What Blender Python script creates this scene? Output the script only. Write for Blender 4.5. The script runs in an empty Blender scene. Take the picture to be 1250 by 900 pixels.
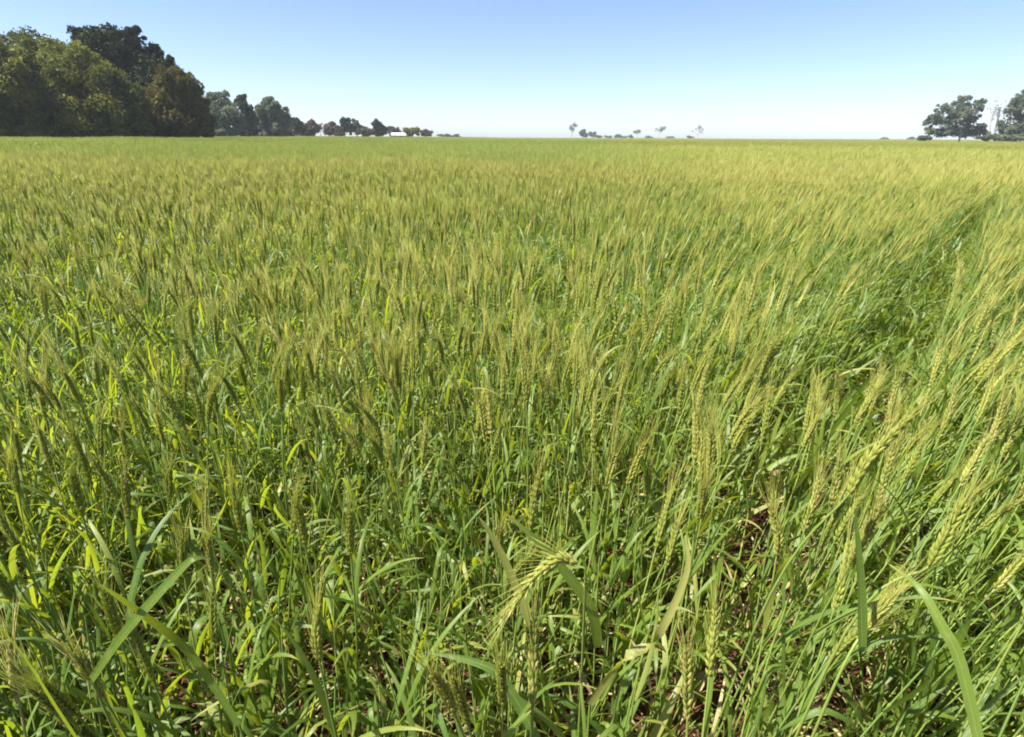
import bpy, math
import numpy as np

# ---------------------------------------------------------------- camera, sky, sun, exposure
SC = bpy.context.scene
R = math.radians
CAM_H, TILT, ROLL, FPX = 1.25, 22.0, 0.25, 700.0
SUN_AZ, SUN_EL = -106.0, 57.0            # degrees, azimuth from the view direction (+Y), negative = left

cam_d = bpy.data.cameras.new('camera')
cam = bpy.data.objects.new('camera', cam_d)
SC.collection.objects.link(cam)
cam_d.sensor_width = 36.0
cam_d.lens = 36.0 * FPX / 1250.0
cam_d.clip_start = 0.02
cam_d.clip_end = 6000.0
cam.location = (0, 0, CAM_H)
a, b = R(90 - TILT), R(ROLL)
RX = np.array([[1, 0, 0], [0, math.cos(a), -math.sin(a)], [0, math.sin(a), math.cos(a)]])
RZ = np.array([[math.cos(b), -math.sin(b), 0], [math.sin(b), math.cos(b), 0], [0, 0, 1]])
CM = RX @ RZ
from mathutils import Matrix
cam.rotation_euler = Matrix(CM.tolist()).to_euler()
SC.camera = cam

world = bpy.data.worlds.new('World')
SC.world = world
world.use_nodes = True
wn = world.node_tree.nodes
sky = wn.new('ShaderNodeTexSky')
sky.sky_type = 'NISHITA'
sky.sun_disc = False
sky.sun_elevation = R(SUN_EL)
sky.sun_rotation = R(SUN_AZ)
sky.air_density = 0.72
sky.dust_density = 0.62
sky.ozone_density = 2.8
wn['Background'].inputs['Strength'].default_value = 0.070
tint = wn.new('ShaderNodeMix'); tint.data_type = 'RGBA'; tint.blend_type = 'MULTIPLY'
tint.inputs[0].default_value = 1.0
tint.inputs[7].default_value = (1.0, 0.97, 1.04, 1.0)      # the camera's cool white balance
world.node_tree.links.new(sky.outputs['Color'], tint.inputs[6])
world.node_tree.links.new(tint.outputs[2], wn['Background'].inputs['Color'])

sun_d = bpy.data.lights.new('sun', 'SUN')
sun_d.energy = 5.0
sun_d.angle = R(0.55)
sun_d.color = (1.0, 0.945, 0.85)
sun = bpy.data.objects.new('sun', sun_d)
SC.collection.objects.link(sun)
sd = np.array([math.sin(R(SUN_AZ)) * math.cos(R(SUN_EL)), math.cos(R(SUN_AZ)) * math.cos(R(SUN_EL)), math.sin(R(SUN_EL))])
from mathutils import Vector
sun.rotation_euler = Vector(sd).to_track_quat('Z', 'Y').to_euler()
sun.location = (-20, 12, 30)

SC.view_settings.view_transform = 'Standard'
SC.view_settings.look = 'None'
SC.view_settings.gamma = 1.0
SC.view_settings.exposure = 1.6
SC.view_settings.use_curve_mapping = False
SC.render.engine = 'CYCLES'
SC.cycles.max_bounces = 6
SC.cycles.diffuse_bounces = 2
SC.cycles.glossy_bounces = 2
SC.cycles.transmission_bounces = 4
SC.cycles.volume_bounces = 0
SC.cycles.filter_width = 1.9
SC.cycles.use_denoising = True

rng = np.random.default_rng(7)
COL = SC.collection


def ray(px, py):
    """direction of a photo pixel, scaled so that its depth along the optical axis is 1"""
    v = np.array([(px - 625.0) / FPX, -(py - 450.0) / FPX, -1.0])
    return CM @ v


def at_dist(px, py, d):
    v = ray(px, py)
    return np.array([0, 0, CAM_H]) + v / np.linalg.norm(v) * d


def at_y(px, py, Y):
    v = ray(px, py)
    return np.array([0, 0, CAM_H]) + v * (Y / v[1])


def ss(a, b, x):
    t = np.clip((np.asarray(x, float) - a) / (b - a), 0, 1)
    return t * t * (3 - 2 * t)


def terrain(x, y):
    x = np.asarray(x, float); y = np.asarray(y, float)
    r = np.hypot(x, y)
    h = 0.30 * ss(6, 26, -x)
    h = h + 0.10 * ss(10, 40, r) * np.sin(x * 0.045 + 1.0) * np.sin(y * 0.03)
    return h - 1.4 * ss(430, 600, r)


# ---------------------------------------------------------------- materials
def new_mat(name):
    m = bpy.data.materials.new(name)
    m.use_nodes = True
    nt = m.node_tree
    nt.nodes.clear()
    return m, nt


def nd(nt, t, **kw):
    n = nt.nodes.new(t)
    for k, v in kw.items():
        setattr(n, k, v)
    return n


def val(nt, sock, v):
    if hasattr(v, 'is_output') or isinstance(v, bpy.types.NodeSocket):
        nt.links.new(v, sock)
    else:
        sock.default_value = v


def mixc(nt, f, c1, c2, blend='MIX'):
    n = nd(nt, 'ShaderNodeMix', data_type='RGBA', blend_type=blend)
    n.clamp_factor = True
    val(nt, n.inputs[0], f)
    for s, c in ((n.inputs[6], c1), (n.inputs[7], c2)):
        val(nt, s, c if isinstance(c, bpy.types.NodeSocket) else (*c, 1.0))
    return n.outputs[2]


def math_n(nt, op, *vs, clamp=False):
    n = nd(nt, 'ShaderNodeMath', operation=op, use_clamp=clamp)
    for s, v in zip(n.inputs, vs):
        val(nt, s, v)
    return n.outputs[0]


def mrange(nt, v, a, b, c=0.0, d=1.0):
    n = nd(nt, 'ShaderNodeMapRange')
    n.interpolation_type = 'SMOOTHSTEP'
    val(nt, n.inputs[0], v)
    for s, x in zip(n.inputs[1:5], (a, b, c, d)):
        s.default_value = x
    return n.outputs[0]


def noise(nt, vec, scale, detail=2.0, rough=0.5):
    n = nd(nt, 'ShaderNodeTexNoise')
    if vec is not None:
        nt.links.new(vec, n.inputs['Vector'])
    n.inputs['Scale'].default_value = scale
    n.inputs['Detail'].default_value = detail
    n.inputs['Roughness'].default_value = rough
    return n.outputs['Fac']


def leafy(name, dark, light, trans, yellow, tip, rough=0.42, spec=0.45, tw=0.35, vein=True, green_far=True):
    """plant tissue: diffuse and gloss over light passing through; colour varies per plant and over the field"""
    m, nt = new_mat(name)
    info = nd(nt, 'ShaderNodeObjectInfo')
    geo = nd(nt, 'ShaderNodeNewGeometry')
    tin = nd(nt, 'ShaderNodeAttribute', attribute_name='tint')
    uv = nd(nt, 'ShaderNodeUVMap')
    sep = nd(nt, 'ShaderNodeSeparateXYZ'); nt.links.new(uv.outputs[0], sep.inputs[0])
    r = math_n(nt, 'FRACT', math_n(nt, 'ADD', tin.outputs['Fac'], info.outputs['Random']))
    field = noise(nt, geo.outputs['Position'], 0.55, 3.0, 0.6)
    f2 = mrange(nt, field, 0.38, 0.62)
    k = math_n(nt, 'MULTIPLY_ADD', r, 0.65, math_n(nt, 'MULTIPLY', f2, 0.35))
    c = mixc(nt, k, dark, light)
    t = mixc(nt, k, trans, yellow)
    # a few plants are yellowing
    yel = mrange(nt, r, 0.90, 1.0)
    c = mixc(nt, math_n(nt, 'MULTIPLY', yel, 0.7), c, tip)
    # leaf tips dry first
    tipf = math_n(nt, 'MULTIPLY', mrange(nt, sep.outputs[1], 0.80, 1.0), mrange(nt, r, 0.35, 0.9))
    c = mixc(nt, tipf, c, tip)
    if green_far:
        # the later sown, greener strip of the field
        ps = nd(nt, 'ShaderNodeSeparateXYZ'); nt.links.new(geo.outputs['Position'], ps.inputs[0])
        wob = math_n(nt, 'MULTIPLY_ADD', noise(nt, geo.outputs['Position'], 0.12, 3.0), 8.0, ps.outputs[1])
        g = math_n(nt, 'MULTIPLY', mrange(nt, wob, 15.5, 19.5), mrange(nt, math_n(nt, 'MULTIPLY_ADD', ps.outputs[1], -0.16, ps.outputs[0]), 3.0, -2.0))
        g = math_n(nt, 'MULTIPLY', g, 0.4)
        # a riper, straw-tinged strip just before it
        st = math_n(nt, 'MULTIPLY', mrange(nt, wob, 11.5, 14.0), mrange(nt, wob, 18.5, 15.5))
        c = mixc(nt, math_n(nt, 'MULTIPLY', st, 0.40), c, (0.46, 0.39, 0.13))
        c = mixc(nt, g, c, (0.28, 0.36, 0.10))
        t = mixc(nt, g, t, (0.36, 0.50, 0.06))
    pn = noise(nt, geo.outputs['Position'], 90.0, 2.0)
    c = mixc(nt, mrange(nt, pn, 0.55, 0.8, 0.0, 0.35), c, tip)
    if vein:
        # pale midrib, and streaks running along the blade
        mid = math_n(nt, 'ABSOLUTE', math_n(nt, 'SUBTRACT', sep.outputs[0], 0.5))
        cmb = nd(nt, 'ShaderNodeCombineXYZ'); nt.links.new(sep.outputs[0], cmb.inputs[0]); nt.links.new(sep.outputs[1], cmb.inputs[1]); nt.links.new(r, cmb.inputs[2])
        mp = nd(nt, 'ShaderNodeMapping'); mp.inputs['Scale'].default_value = (9.0, 2.2, 30.0); nt.links.new(cmb.outputs[0], mp.inputs[0])
        stk = mrange(nt, noise(nt, mp.outputs[0], 1.0, 3.0, .6), .35, .7)
        c = mixc(nt, math_n(nt, 'MULTIPLY', stk, .45), c, light)
        c = mixc(nt, mrange(nt, mid, 0.07, 0.0, 0.0, 0.45), c, (0.24, 0.30, 0.11))
    p = nd(nt, 'ShaderNodeBsdfPrincipled')
    nt.links.new(c, p.inputs['Base Color'])
    p.inputs['Roughness'].default_value = rough
    p.inputs['Specular IOR Level'].default_value = spec
    if vein:
        w = math_n(nt, 'SINE', math_n(nt, 'MULTIPLY', sep.outputs[0], 60.0))
        bp = nd(nt, 'ShaderNodeBump'); bp.inputs['Strength'].default_value = 0.25; bp.inputs['Distance'].default_value = 0.00042
        nt.links.new(w, bp.inputs['Height'])
        nt.links.new(bp.outputs[0], p.inputs['Normal'])
    out = nd(nt, 'ShaderNodeOutputMaterial')
    if tw > 0:
        tr = nd(nt, 'ShaderNodeBsdfTranslucent'); nt.links.new(t, tr.inputs['Color'])
        mx = nd(nt, 'ShaderNodeMixShader'); mx.inputs[0].default_value = tw
        nt.links.new(p.outputs[0], mx.inputs[1]); nt.links.new(tr.outputs[0], mx.inputs[2])
        nt.links.new(mx.outputs[0], out.inputs[0])
    else:
        nt.links.new(p.outputs[0], out.inputs[0])
    return m


M_LEAF = leafy('wheat_leaf', (0.042, 0.100, 0.018), (0.145, 0.210, 0.030), (0.24, 0.36, 0.02), (0.52, 0.56, 0.025), (0.36, 0.31, 0.10), tw=0.42, rough=0.40, spec=0.42)
M_STEM = leafy('wheat_stem', (0.10, 0.18, 0.036), (0.23, 0.29, 0.055), (0.2, 0.3, 0.03), (0.3, 0.34, 0.05), (0.36, 0.31, 0.12), tw=0.12, vein=False, rough=0.5)
M_EAR = leafy('wheat_ear', (0.21, 0.275, 0.045), (0.385, 0.40, 0.09), (0.44, 0.50, 0.06), (0.58, 0.58, 0.095), (0.48, 0.43, 0.15), tw=0.40, vein=False, rough=0.55, spec=0.3)
M_AWN = leafy('wheat_awn', (0.34, 0.39, 0.08), (0.53, 0.50, 0.145), (0.47, 0.52, 0.09), (0.64, 0.61, 0.145), (0.52, 0.44, 0.19), tw=0.50, vein=False, rough=0.45, spec=0.4)
M_DRY = leafy('dry_leaf', (0.24, 0.17, 0.085), (0.46, 0.38, 0.20), (0.3, 0.22, 0.10), (0.42, 0.33, 0.15), (0.20, 0.10, 0.05), tw=0.25, rough=0.7, spec=0.2, green_far=False)
WHEAT_MATS = [M_LEAF, M_STEM, M_EAR, M_AWN, M_DRY]
M_LITTER = leafy('dead_litter', (0.09, 0.055, 0.030), (0.26, 0.19, 0.10), (0.2, 0.14, 0.07), (0.25, 0.18, 0.09), (0.10, 0.05, 0.03), tw=0.1, rough=0.8, spec=0.1, green_far=False)


def soil_material():
    m, nt = new_mat('red_soil')
    geo = nd(nt, 'ShaderNodeNewGeometry')
    P = geo.outputs['Position']
    n1 = noise(nt, P, 3.0, 5.0, 0.6)
    n2 = noise(nt, P, 45.0, 4.0, 0.65)
    c = mixc(nt, mrange(nt, n1, 0.3, 0.7), (0.055, 0.020, 0.013), (0.11, 0.043, 0.026))
    c = mixc(nt, mrange(nt, n2, 0.5, 0.75, 0.0, 0.6), c, (0.15, 0.075, 0.05))
    p = nd(nt, 'ShaderNodeBsdfPrincipled')
    nt.links.new(c, p.inputs['Base Color'])
    p.inputs['Roughness'].default_value = 0.95
    p.inputs['Specular IOR Level'].default_value = 0.15
    bp = nd(nt, 'ShaderNodeBump'); bp.inputs['Strength'].default_value = 0.9; bp.inputs['Distance'].default_value = 0.012
    nt.links.new(n2, bp.inputs['Height']); nt.links.new(bp.outputs[0], p.inputs['Normal'])
    out = nd(nt, 'ShaderNodeOutputMaterial'); nt.links.new(p.outputs[0], out.inputs[0])
    return m


def tree_leaf(name, dark, light, odd, tw=0.18):
    m, nt = new_mat(name)
    tin = nd(nt, 'ShaderNodeAttribute', attribute_name='tint')
    geo = nd(nt, 'ShaderNodeNewGeometry')
    f = noise(nt, geo.outputs['Position'], 0.35, 3.0)
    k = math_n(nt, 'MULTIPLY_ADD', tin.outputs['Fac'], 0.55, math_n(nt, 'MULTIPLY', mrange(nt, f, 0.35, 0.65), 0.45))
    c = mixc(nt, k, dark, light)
    f2 = noise(nt, geo.outputs['Position'], 0.22, 2.0)
    c = mixc(nt, mrange(nt, f2, 0.52, 0.70, 0.0, 0.8), c, odd)
    p = nd(nt, 'ShaderNodeBsdfPrincipled'); nt.links.new(c, p.inputs['Base Color'])
    p.inputs['Roughness'].default_value = 0.6; p.inputs['Specular IOR Level'].default_value = 0.12
    tr = nd(nt, 'ShaderNodeBsdfTranslucent'); nt.links.new(c, tr.inputs['Color'])
    mx = nd(nt, 'ShaderNodeMixShader'); mx.inputs[0].default_value = tw
    nt.links.new(p.outputs[0], mx.inputs[1]); nt.links.new(tr.outputs[0], mx.inputs[2])
    out = nd(nt, 'ShaderNodeOutputMaterial'); nt.links.new(mx.outputs[0], out.inputs[0])
    return m


def plain(name, c1, c2, scale=8.0, rough=0.8):
    m, nt = new_mat(name)
    geo = nd(nt, 'ShaderNodeNewGeometry')
    c = mixc(nt, mrange(nt, noise(nt, geo.outputs['Position'], scale, 4.0), 0.35, 0.65), c1, c2)
    p = nd(nt, 'ShaderNodeBsdfPrincipled'); nt.links.new(c, p.inputs['Base Color'])
    p.inputs['Roughness'].default_value = rough; p.inputs['Specular IOR Level'].default_value = 0.25
    out = nd(nt, 'ShaderNodeOutputMaterial'); nt.links.new(p.outputs[0], out.inputs[0])
    return m


# ---------------------------------------------------------------- mesh builder
class MB:
    def __init__(s):
        s.V, s.UV, s.T, s.F, s.M, s.n = [], [], [], [], [], 0

    def add(s, V, F, mat=0, uv=None, tint=0.0):
        V = np.asarray(V, float).reshape(-1, 3)
        F = np.asarray(F, int)
        if F.shape[1] == 3:
            F = np.hstack([F, -np.ones((len(F), 1), int)])
        s.V.append(V)
        s.UV.append(np.zeros((len(V), 2)) if uv is None else np.asarray(uv, float))
        s.T.append(np.broadcast_to(np.asarray(tint, float), (len(V),)))
        s.F.append(np.where(F >= 0, F + s.n, -1))
        s.M.append(np.broadcast_to(np.asarray(mat, int), (len(F),)))
        s.n += len(V)

    def arrays(s):
        return np.vstack(s.V), np.vstack(s.UV), np.concatenate(s.T), np.vstack(s.F), np.concatenate(s.M)

    def merge(s, arr, Rm, t, sc=1.0, dtint=0.0):
        V, UV, T, F, M = arr
        s.add((V * sc) @ Rm.T + t, F, M, UV, T + dtint)

    def mesh(s, name, mats, smooth=True):
        V, UV, T, F, M = s.arrays()
        me = bpy.data.meshes.new(name)
        tri = F[:, 3] < 0
        cnt = np.where(tri, 3, 4)
        loops = F[F >= 0]
        me.vertices.add(len(V)); me.vertices.foreach_set('co', V.astype(np.float32).ravel())
        me.loops.add(len(loops)); me.loops.foreach_set('vertex_index', loops.astype(np.int32))
        st = np.concatenate([[0], np.cumsum(cnt)[:-1]])
        me.polygons.add(len(F)); me.polygons.foreach_set('loop_start', st.astype(np.int32))
        me.polygons.foreach_set('loop_total', cnt.astype(np.int32))
        if len(mats) > 1:
            used = sorted(set(M.tolist()))
            M = np.searchsorted(used, M)
            mats = [mats[u] for u in used]
        else:
            M = np.zeros(len(F), int)
        me.polygons.foreach_set('material_index', M.astype(np.int32))
        me.polygons.foreach_set('use_smooth', np.full(len(F), smooth))
        l = me.uv_layers.new(name='UVMap'); l.data.foreach_set('uv', UV[loops].astype(np.float32).ravel())
        at = me.attributes.new('tint', 'FLOAT', 'POINT'); at.data.foreach_set('value', T.astype(np.float32))
        for m in mats:
            me.materials.append(m)
        me.update(calc_edges=True)
        return me


def unit(v):
    v = np.asarray(v, float)
    return v / (np.linalg.norm(v, axis=-1, keepdims=True) + 1e-12)


def frames(P):
    T = unit(np.gradient(P, axis=0))
    ref = np.array([0.31, 0.95, 0.05])
    A = unit(np.cross(T, ref)); B = np.cross(T, A)
    return T, A, B


def tube(mb, P, rad, k=5, mat=1, tint=0.0):
    P = np.asarray(P, float); n = len(P)
    rad = np.broadcast_to(np.asarray(rad, float), (n,))
    T, A, B = frames(P)
    th = np.arange(k) / k * 2 * math.pi
    V = P[:, None] + rad[:, None, None] * (np.cos(th)[None, :, None] * A[:, None] + np.sin(th)[None, :, None] * B[:, None])
    i, j = np.meshgrid(np.arange(n - 1), np.arange(k), indexing='ij')
    F = np.stack([i * k + j, i * k + (j + 1) % k, (i + 1) * k + (j + 1) % k, (i + 1) * k + j], -1).reshape(-1, 4)
    uv = np.stack([np.tile(th / 6.2832, n), np.repeat(np.linspace(0, .75, n), k)], 1)
    mb.add(V.reshape(-1, 3), F, mat, uv, tint)


def resample(P, n):
    P = np.asarray(P, float)
    m = len(P)
    # Catmull-Rom through the given points
    t = np.linspace(0, m - 1, n)
    i = np.clip(t.astype(int), 0, m - 2); f = (t - i)[:, None]
    p0 = P[np.clip(i - 1, 0, m - 1)]; p1 = P[i]; p2 = P[i + 1]; p3 = P[np.clip(i + 2, 0, m - 1)]
    return 0.5 * ((2 * p1) + (-p0 + p2) * f + (2 * p0 - 5 * p1 + 4 * p2 - p3) * f ** 2 + (-p0 + 3 * p1 - 3 * p2 + p3) * f ** 3)


def blade(mb, P, width, side, fold=0.25, mat=0, tint=0.0, flat=False, base=0.55):
    """a grass leaf: three points across, folded along the midrib, narrowing to a long tip"""
    P = np.asarray(P, float); n = len(P)
    t = np.linspace(0, 1, n)
    w = width * np.minimum(base + (1 - base) * np.clip(t / 0.25, 0, 1), 1.0) * np.clip(1 - t ** 2.6, 0, 1) ** 0.8
    w = np.maximum(w, 0.0002) * 0.5
    T = unit(np.gradient(P, axis=0))
    S = np.broadcast_to(np.asarray(side, float), P.shape)
    S = unit(S - (S * T).sum(1, keepdims=True) * T)
    N = np.cross(S, T)
    if flat:
        V = np.stack([P - S * w[:, None], P + S * w[:, None]], 1); k = 2
        u = np.tile([0, 1.0], n)
    else:
        V = np.stack([P - S * w[:, None] + N * (w * fold)[:, None], P, P + S * w[:, None] + N * (w * fold)[:, None]], 1); k = 3
        u = np.tile([0, 0.5, 1.0], n)
    F = []
    for c in range(k - 1):
        i = np.arange(n - 1)
        F.append(np.stack([i * k + c, i * k + c + 1, (i + 1) * k + c + 1, (i + 1) * k + c], 1))
    mb.add(V.reshape(-1, 3), np.vstack(F), mat, np.stack([u, np.repeat(t, k)], 1), tint)


def leaf_path(p0, az, e0, e1, L, n, g, kink=None, swerve=0.0):
    t = np.linspace(0, 1, n)
    e = e0 + (e1 - e0) * t ** 1.5
    if kink:
        e = np.where(t > kink[0], e - kink[1], e)
    azs = az + swerve * t
    d = np.stack([np.cos(e) * np.cos(azs), np.cos(e) * np.sin(azs), np.sin(e)], 1)
    P = np.vstack([[0, 0, 0], np.cumsum((d[1:] + d[:-1]) / 2 * L / (n - 1), 0)])
    side0 = np.stack([-np.sin(azs), np.cos(azs), np.zeros(n)], 1)
    tw = g.uniform(-1.3, 1.3) * t
    up = unit(np.cross(side0, d))
    side = side0 * np.cos(tw)[:, None] + up * np.sin(tw)[:, None]
    return np.asarray(p0) + P, side


def floret(mb, c, d, L, r, k, tint, rings=(0.0, 0.28, 0.65, 1.0), prof=(0.35, 1.0, 0.8, 0.06), mat=2):
    P = np.asarray(c)[None] + np.outer(np.array(rings) * L, d)
    tube(mb, P, r * np.array(prof), k, mat, tint)


def needle(mb, p, d, L, w, g, mat=3, tint=0.0, bend=None):
    d = unit(d)
    a = unit(np.cross(d, [0.3, 0.8, 0.53])); b2 = np.cross(d, a)
    B = [p + w * (math.cos(q) * a + math.sin(q) * b2) for q in (0, 2.1, 4.2)]
    q = p + d * L * 0.55
    d2 = unit(d + (bend if bend is not None else 0))
    C = [q + 0.55 * w * (math.cos(k) * a + math.sin(k) * b2) for k in (0, 2.1, 4.2)]
    tip = q + d2 * L * 0.45
    V = np.array(B + C + [tip])
    F = np.array([[0, 1, 4, 3], [1, 2, 5, 4], [2, 0, 3, 5], [3, 4, 6, -1], [4, 5, 6, -1], [5, 3, 6, -1]])
    s = MB(); s.add(V, F[:3], mat, None, tint)
    mb.add(V, F, mat, None, tint)


def make_ear(mb, P, g, lod, tint, awn_len=0.058, fat=1.0):
    """bearded wheat ear along the path P: two ranks of spikelets and the awns above them"""
    L = np.linalg.norm(np.diff(P, axis=0), axis=1).sum()
    T, A, B = frames(P)
    sp = g.uniform(0, math.pi)
    S0 = A * math.cos(sp) + B * math.sin(sp)
    Bn = np.cross(T, S0)
    if lod >= 2:
        r = (0.0058 if lod == 2 else 0.0072) * fat
        tube(mb, resample(P, 4), r * np.array([0.5, 1.0, 0.85, 0.2]), 4 if lod == 2 else 3, 2, tint)
        na, w = (14, 0.0014) if lod == 2 else (6, 0.0028)
        for i in range(na):
            t = g.uniform(0.15, 1.0); j = int(t * (len(P) - 1))
            d = T[j] + S0[j] * g.normal(0, .16) + Bn[j] * g.normal(0, .16)
            V = np.array([P[j] - S0[j] * w * .5, P[j] + S0[j] * w * .5, P[j] + unit(d) * awn_len * 1.5])
            mb.add(V, np.array([[0, 1, 2]]), 3, None, tint)
        return
    n = 20 if lod == 0 else 16
    tube(mb, P, 0.0014, 4, 1, tint)
    for i in range(n):
        t = 0.02 + 0.94 * i / (n - 1)
        x = t * (len(P) - 1); j = min(int(x), len(P) - 2); f = x - j
        p = P[j] * (1 - f) + P[j + 1] * f
        tn, s, bn = T[j], S0[j] * (1 if i % 2 else -1), Bn[j]
        shape = fat * min(1.0, 0.62 + 2.0 * t) * (1.0 - 0.42 * max(0, t - 0.55) / 0.45)
        tt = tint + g.uniform(-.05, .05)
        if lod == 0:
            for q in (-1, 0, 1):
                d = unit(tn * 0.95 + s * (0.20 if q else 0.30) + bn * q * 0.24 + g.normal(0, .06, 3))
                floret(mb, p + s * 0.0010 + bn * q * 0.0013, d, g.uniform(.0125, .0155) * shape, g.uniform(.0020, .0026) * shape, 5, tt + g.uniform(-.08, .08))
        else:
            d = unit(tn * 0.95 + s * 0.24 + g.normal(0, .05, 3))
            floret(mb, p + s * 0.0009, d, 0.0155 * shape, 0.0037 * shape, 4, tt)
        for q in (-1, 1):
            d = unit(tn + s * g.uniform(.05, .20) + bn * (q * g.uniform(.03, .14) + g.normal(0, .03)))
            needle(mb, p + d * 0.0105 * shape, d, awn_len * g.uniform(0.8, 1.15) * (0.75 + 0.35 * t), 0.00042 if lod == 0 else 0.00065, g, 3, tt,
                   bend=s * g.uniform(-.05, .12))


def stem_path(h, lean, az, n, g, wob=0.008):
    t = np.linspace(0, 1, n)
    off = lean * t ** 2
    P = np.stack([off * math.cos(az), off * math.sin(az), h * t], 1)
    ph = g.uniform(0, 6.28, 2)
    P[:, 0] += wob * np.sin(t * 4 + ph[0]) * t; P[:, 1] += wob * np.sin(t * 5 + ph[1]) * t
    return P


def tiller(g, lod=0, origin=(0, 0, 0), h=None, nod=None, droop=1.0, veg=0, dry=1, pieces=None, fat=1.0):
    """one stem with its leaves and ear. With pieces (a list) every piece is returned as a mesh of its own."""
    o = np.asarray(origin, float)
    mb = MB()
    cur = [mb]

    def start(kind):
        if pieces is not None:
            cur[0] = MB(); pieces.append((kind, cur[0]))
        return cur[0]
    h = h if h is not None else g.uniform(0.60, 0.72)
    if veg:
        h *= veg
    az = g.uniform(0, 6.283)
    tint = g.uniform(0, 0.35)
    ns = {0: 9, 1: 6, 2: 3, 3: 2}[lod]
    P = stem_path(h, g.uniform(0.0, 0.07) + 0.02, az, max(ns, 4), g)
    P = P + o
    rr = {0: 1.0, 1: 1.1, 2: 1.35, 3: 2.0}[lod]
    m = start('stem')
    rad = np.linspace(0.0021, 0.0012, len(P)) * rr
    tube(m, P, rad, {0: 6, 1: 4, 2: 3, 3: 3}[lod], 1, tint)
    if lod == 0:
        for f in (0.18, 0.40, 0.66):
            j = f * (len(P) - 1); i = int(j); q = P[i] + (P[i + 1] - P[i]) * (j - i); d = unit(P[i + 1] - P[i])
            tube(m, [q - d * .004, q, q + d * .005], [0.0021, 0.0028, 0.0021], 6, 1, tint + .1)
    # leaves: flag leaf near the ear, two or three below it, dead ones at the foot
    nl = {0: 4, 1: 4, 2: 3, 3: 2}[lod]
    laz = g.uniform(0, 6.28)
    fr = np.linspace(0.18, 0.80, nl) + g.uniform(-.05, .05, nl)
    if lod == 3:
        fr = np.array([0.45, 0.76])
    for i, f in enumerate(fr):
        j = f * (len(P) - 1); q = int(j); q = min(q, len(P) - 2); p0 = P[q] + (P[q + 1] - P[q]) * (j - q)
        laz += math.pi + g.normal(0, 0.5)
        e0 = g.uniform(1.05, 1.45)
        e1 = g.uniform(-0.7, 1.25) if droop > 0.5 else g.uniform(0.2, 1.0)
        L = g.uniform(0.13, 0.235) * (1.15 if veg > .5 else 1.0) * (1.0 if f < 0.8 else 0.85)
        kink = (g.uniform(.35, .7), g.uniform(.5, 1.5)) if g.random() < 0.22 * droop else None
        n = {0: 12, 1: 7, 2: 4, 3: 3}[lod]
        Pl, S = leaf_path(p0, laz, e0, e1, L, n, g, kink, g.normal(0, 0.5))
        low = Pl[:, 2] - o[2] < 0.012
        Pl[low, 2] = o[2] + 0.012
        isdry = (i == 0 and g.random() < 0.30)
        blade(start('leaf'), Pl, g.uniform(0.0062, 0.0112) * {0: 1, 1: 1, 2: 1.15, 3: 1.8}[lod] * (1.5 if 0 < veg < .5 else 1.0), S, g.uniform(.1, .4), 4 if isdry else 0, tint + g.uniform(-.08, .08), flat=lod >= 2)
    if lod < 2:
        for i in range(dry):
            p0 = P[0] + (P[1] - P[0]) * g.uniform(.4, 1.0)
            Pl, S = leaf_path(p0, g.uniform(0, 6.28), g.uniform(.2, 1.0), g.uniform(-1.5, -.8), g.uniform(.08, .16), 7 if lod == 0 else 5, g)
            Pl[:, 2] = np.maximum(Pl[:, 2], o[2] + 0.010)
            blade(start('dry_leaf'), Pl, g.uniform(.004, .008), S, .5, 4, g.uniform(0, 1))
    if not veg:
        Tn = unit(P[-1] - P[-2])
        Le = g.uniform(0.066, 0.106)
        nodv = g.uniform(0.0, 0.18) if nod is None else nod
        d0 = np.array([math.cos(az), math.sin(az), -0.25])
        ne = {0: 10, 1: 7, 2: 4, 3: 3}[lod]
        t = np.linspace(0, 1, ne)
        D = unit(Tn[None] + d0[None] * (nodv * 1.6 * t ** 1.2)[:, None])
        Pe = np.vstack([P[-1], P[-1] + np.cumsum((D[1:] + D[:-1]) / 2 * Le / (ne - 1), 0)])
        make_ear(start('ear'), Pe, g, lod, tint, g.uniform(.050, .078), fat)
    return mb


def rotz(t):
    c, s = math.cos(t), math.sin(t)
    return np.array([[c, -s, 0], [s, c, 0], [0, 0, 1]])


def lean_mats(spin, lx, ly):
    """rotation = lean (toward lx, ly radians) after a spin about the vertical; arrays in, (n,3,3) out"""
    spin, lx, ly = map(lambda q: np.atleast_1d(np.asarray(q, float)), (spin, lx, ly))
    n = len(spin)
    S = np.zeros((n, 3, 3)); S[:, 0, 0] = np.cos(spin); S[:, 0, 1] = -np.sin(spin); S[:, 1, 0] = np.sin(spin); S[:, 1, 1] = np.cos(spin); S[:, 2, 2] = 1
    Y = np.zeros((n, 3, 3)); Y[:, 0, 0] = np.cos(lx); Y[:, 0, 2] = np.sin(lx); Y[:, 1, 1] = 1; Y[:, 2, 0] = -np.sin(lx); Y[:, 2, 2] = np.cos(lx)
    X = np.zeros((n, 3, 3)); X[:, 0, 0] = 1; X[:, 1, 1] = np.cos(-ly); X[:, 1, 2] = -np.sin(-ly); X[:, 2, 1] = np.sin(-ly); X[:, 2, 2] = np.cos(-ly)
    return Y @ X @ S


def eulers(M):
    return np.stack([np.arctan2(M[:, 2, 1], M[:, 2, 2]), -np.arcsin(np.clip(M[:, 2, 0], -1, 1)), np.arctan2(M[:, 1, 0], M[:, 0, 0])], 1)


def link(name, data, parent=None, **props):
    o = bpy.data.objects.new(name, data)
    COL.objects.link(o)
    if parent is not None:
        o.parent = parent
    for k, v in props.items():
        o[k] = v
    return o


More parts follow.
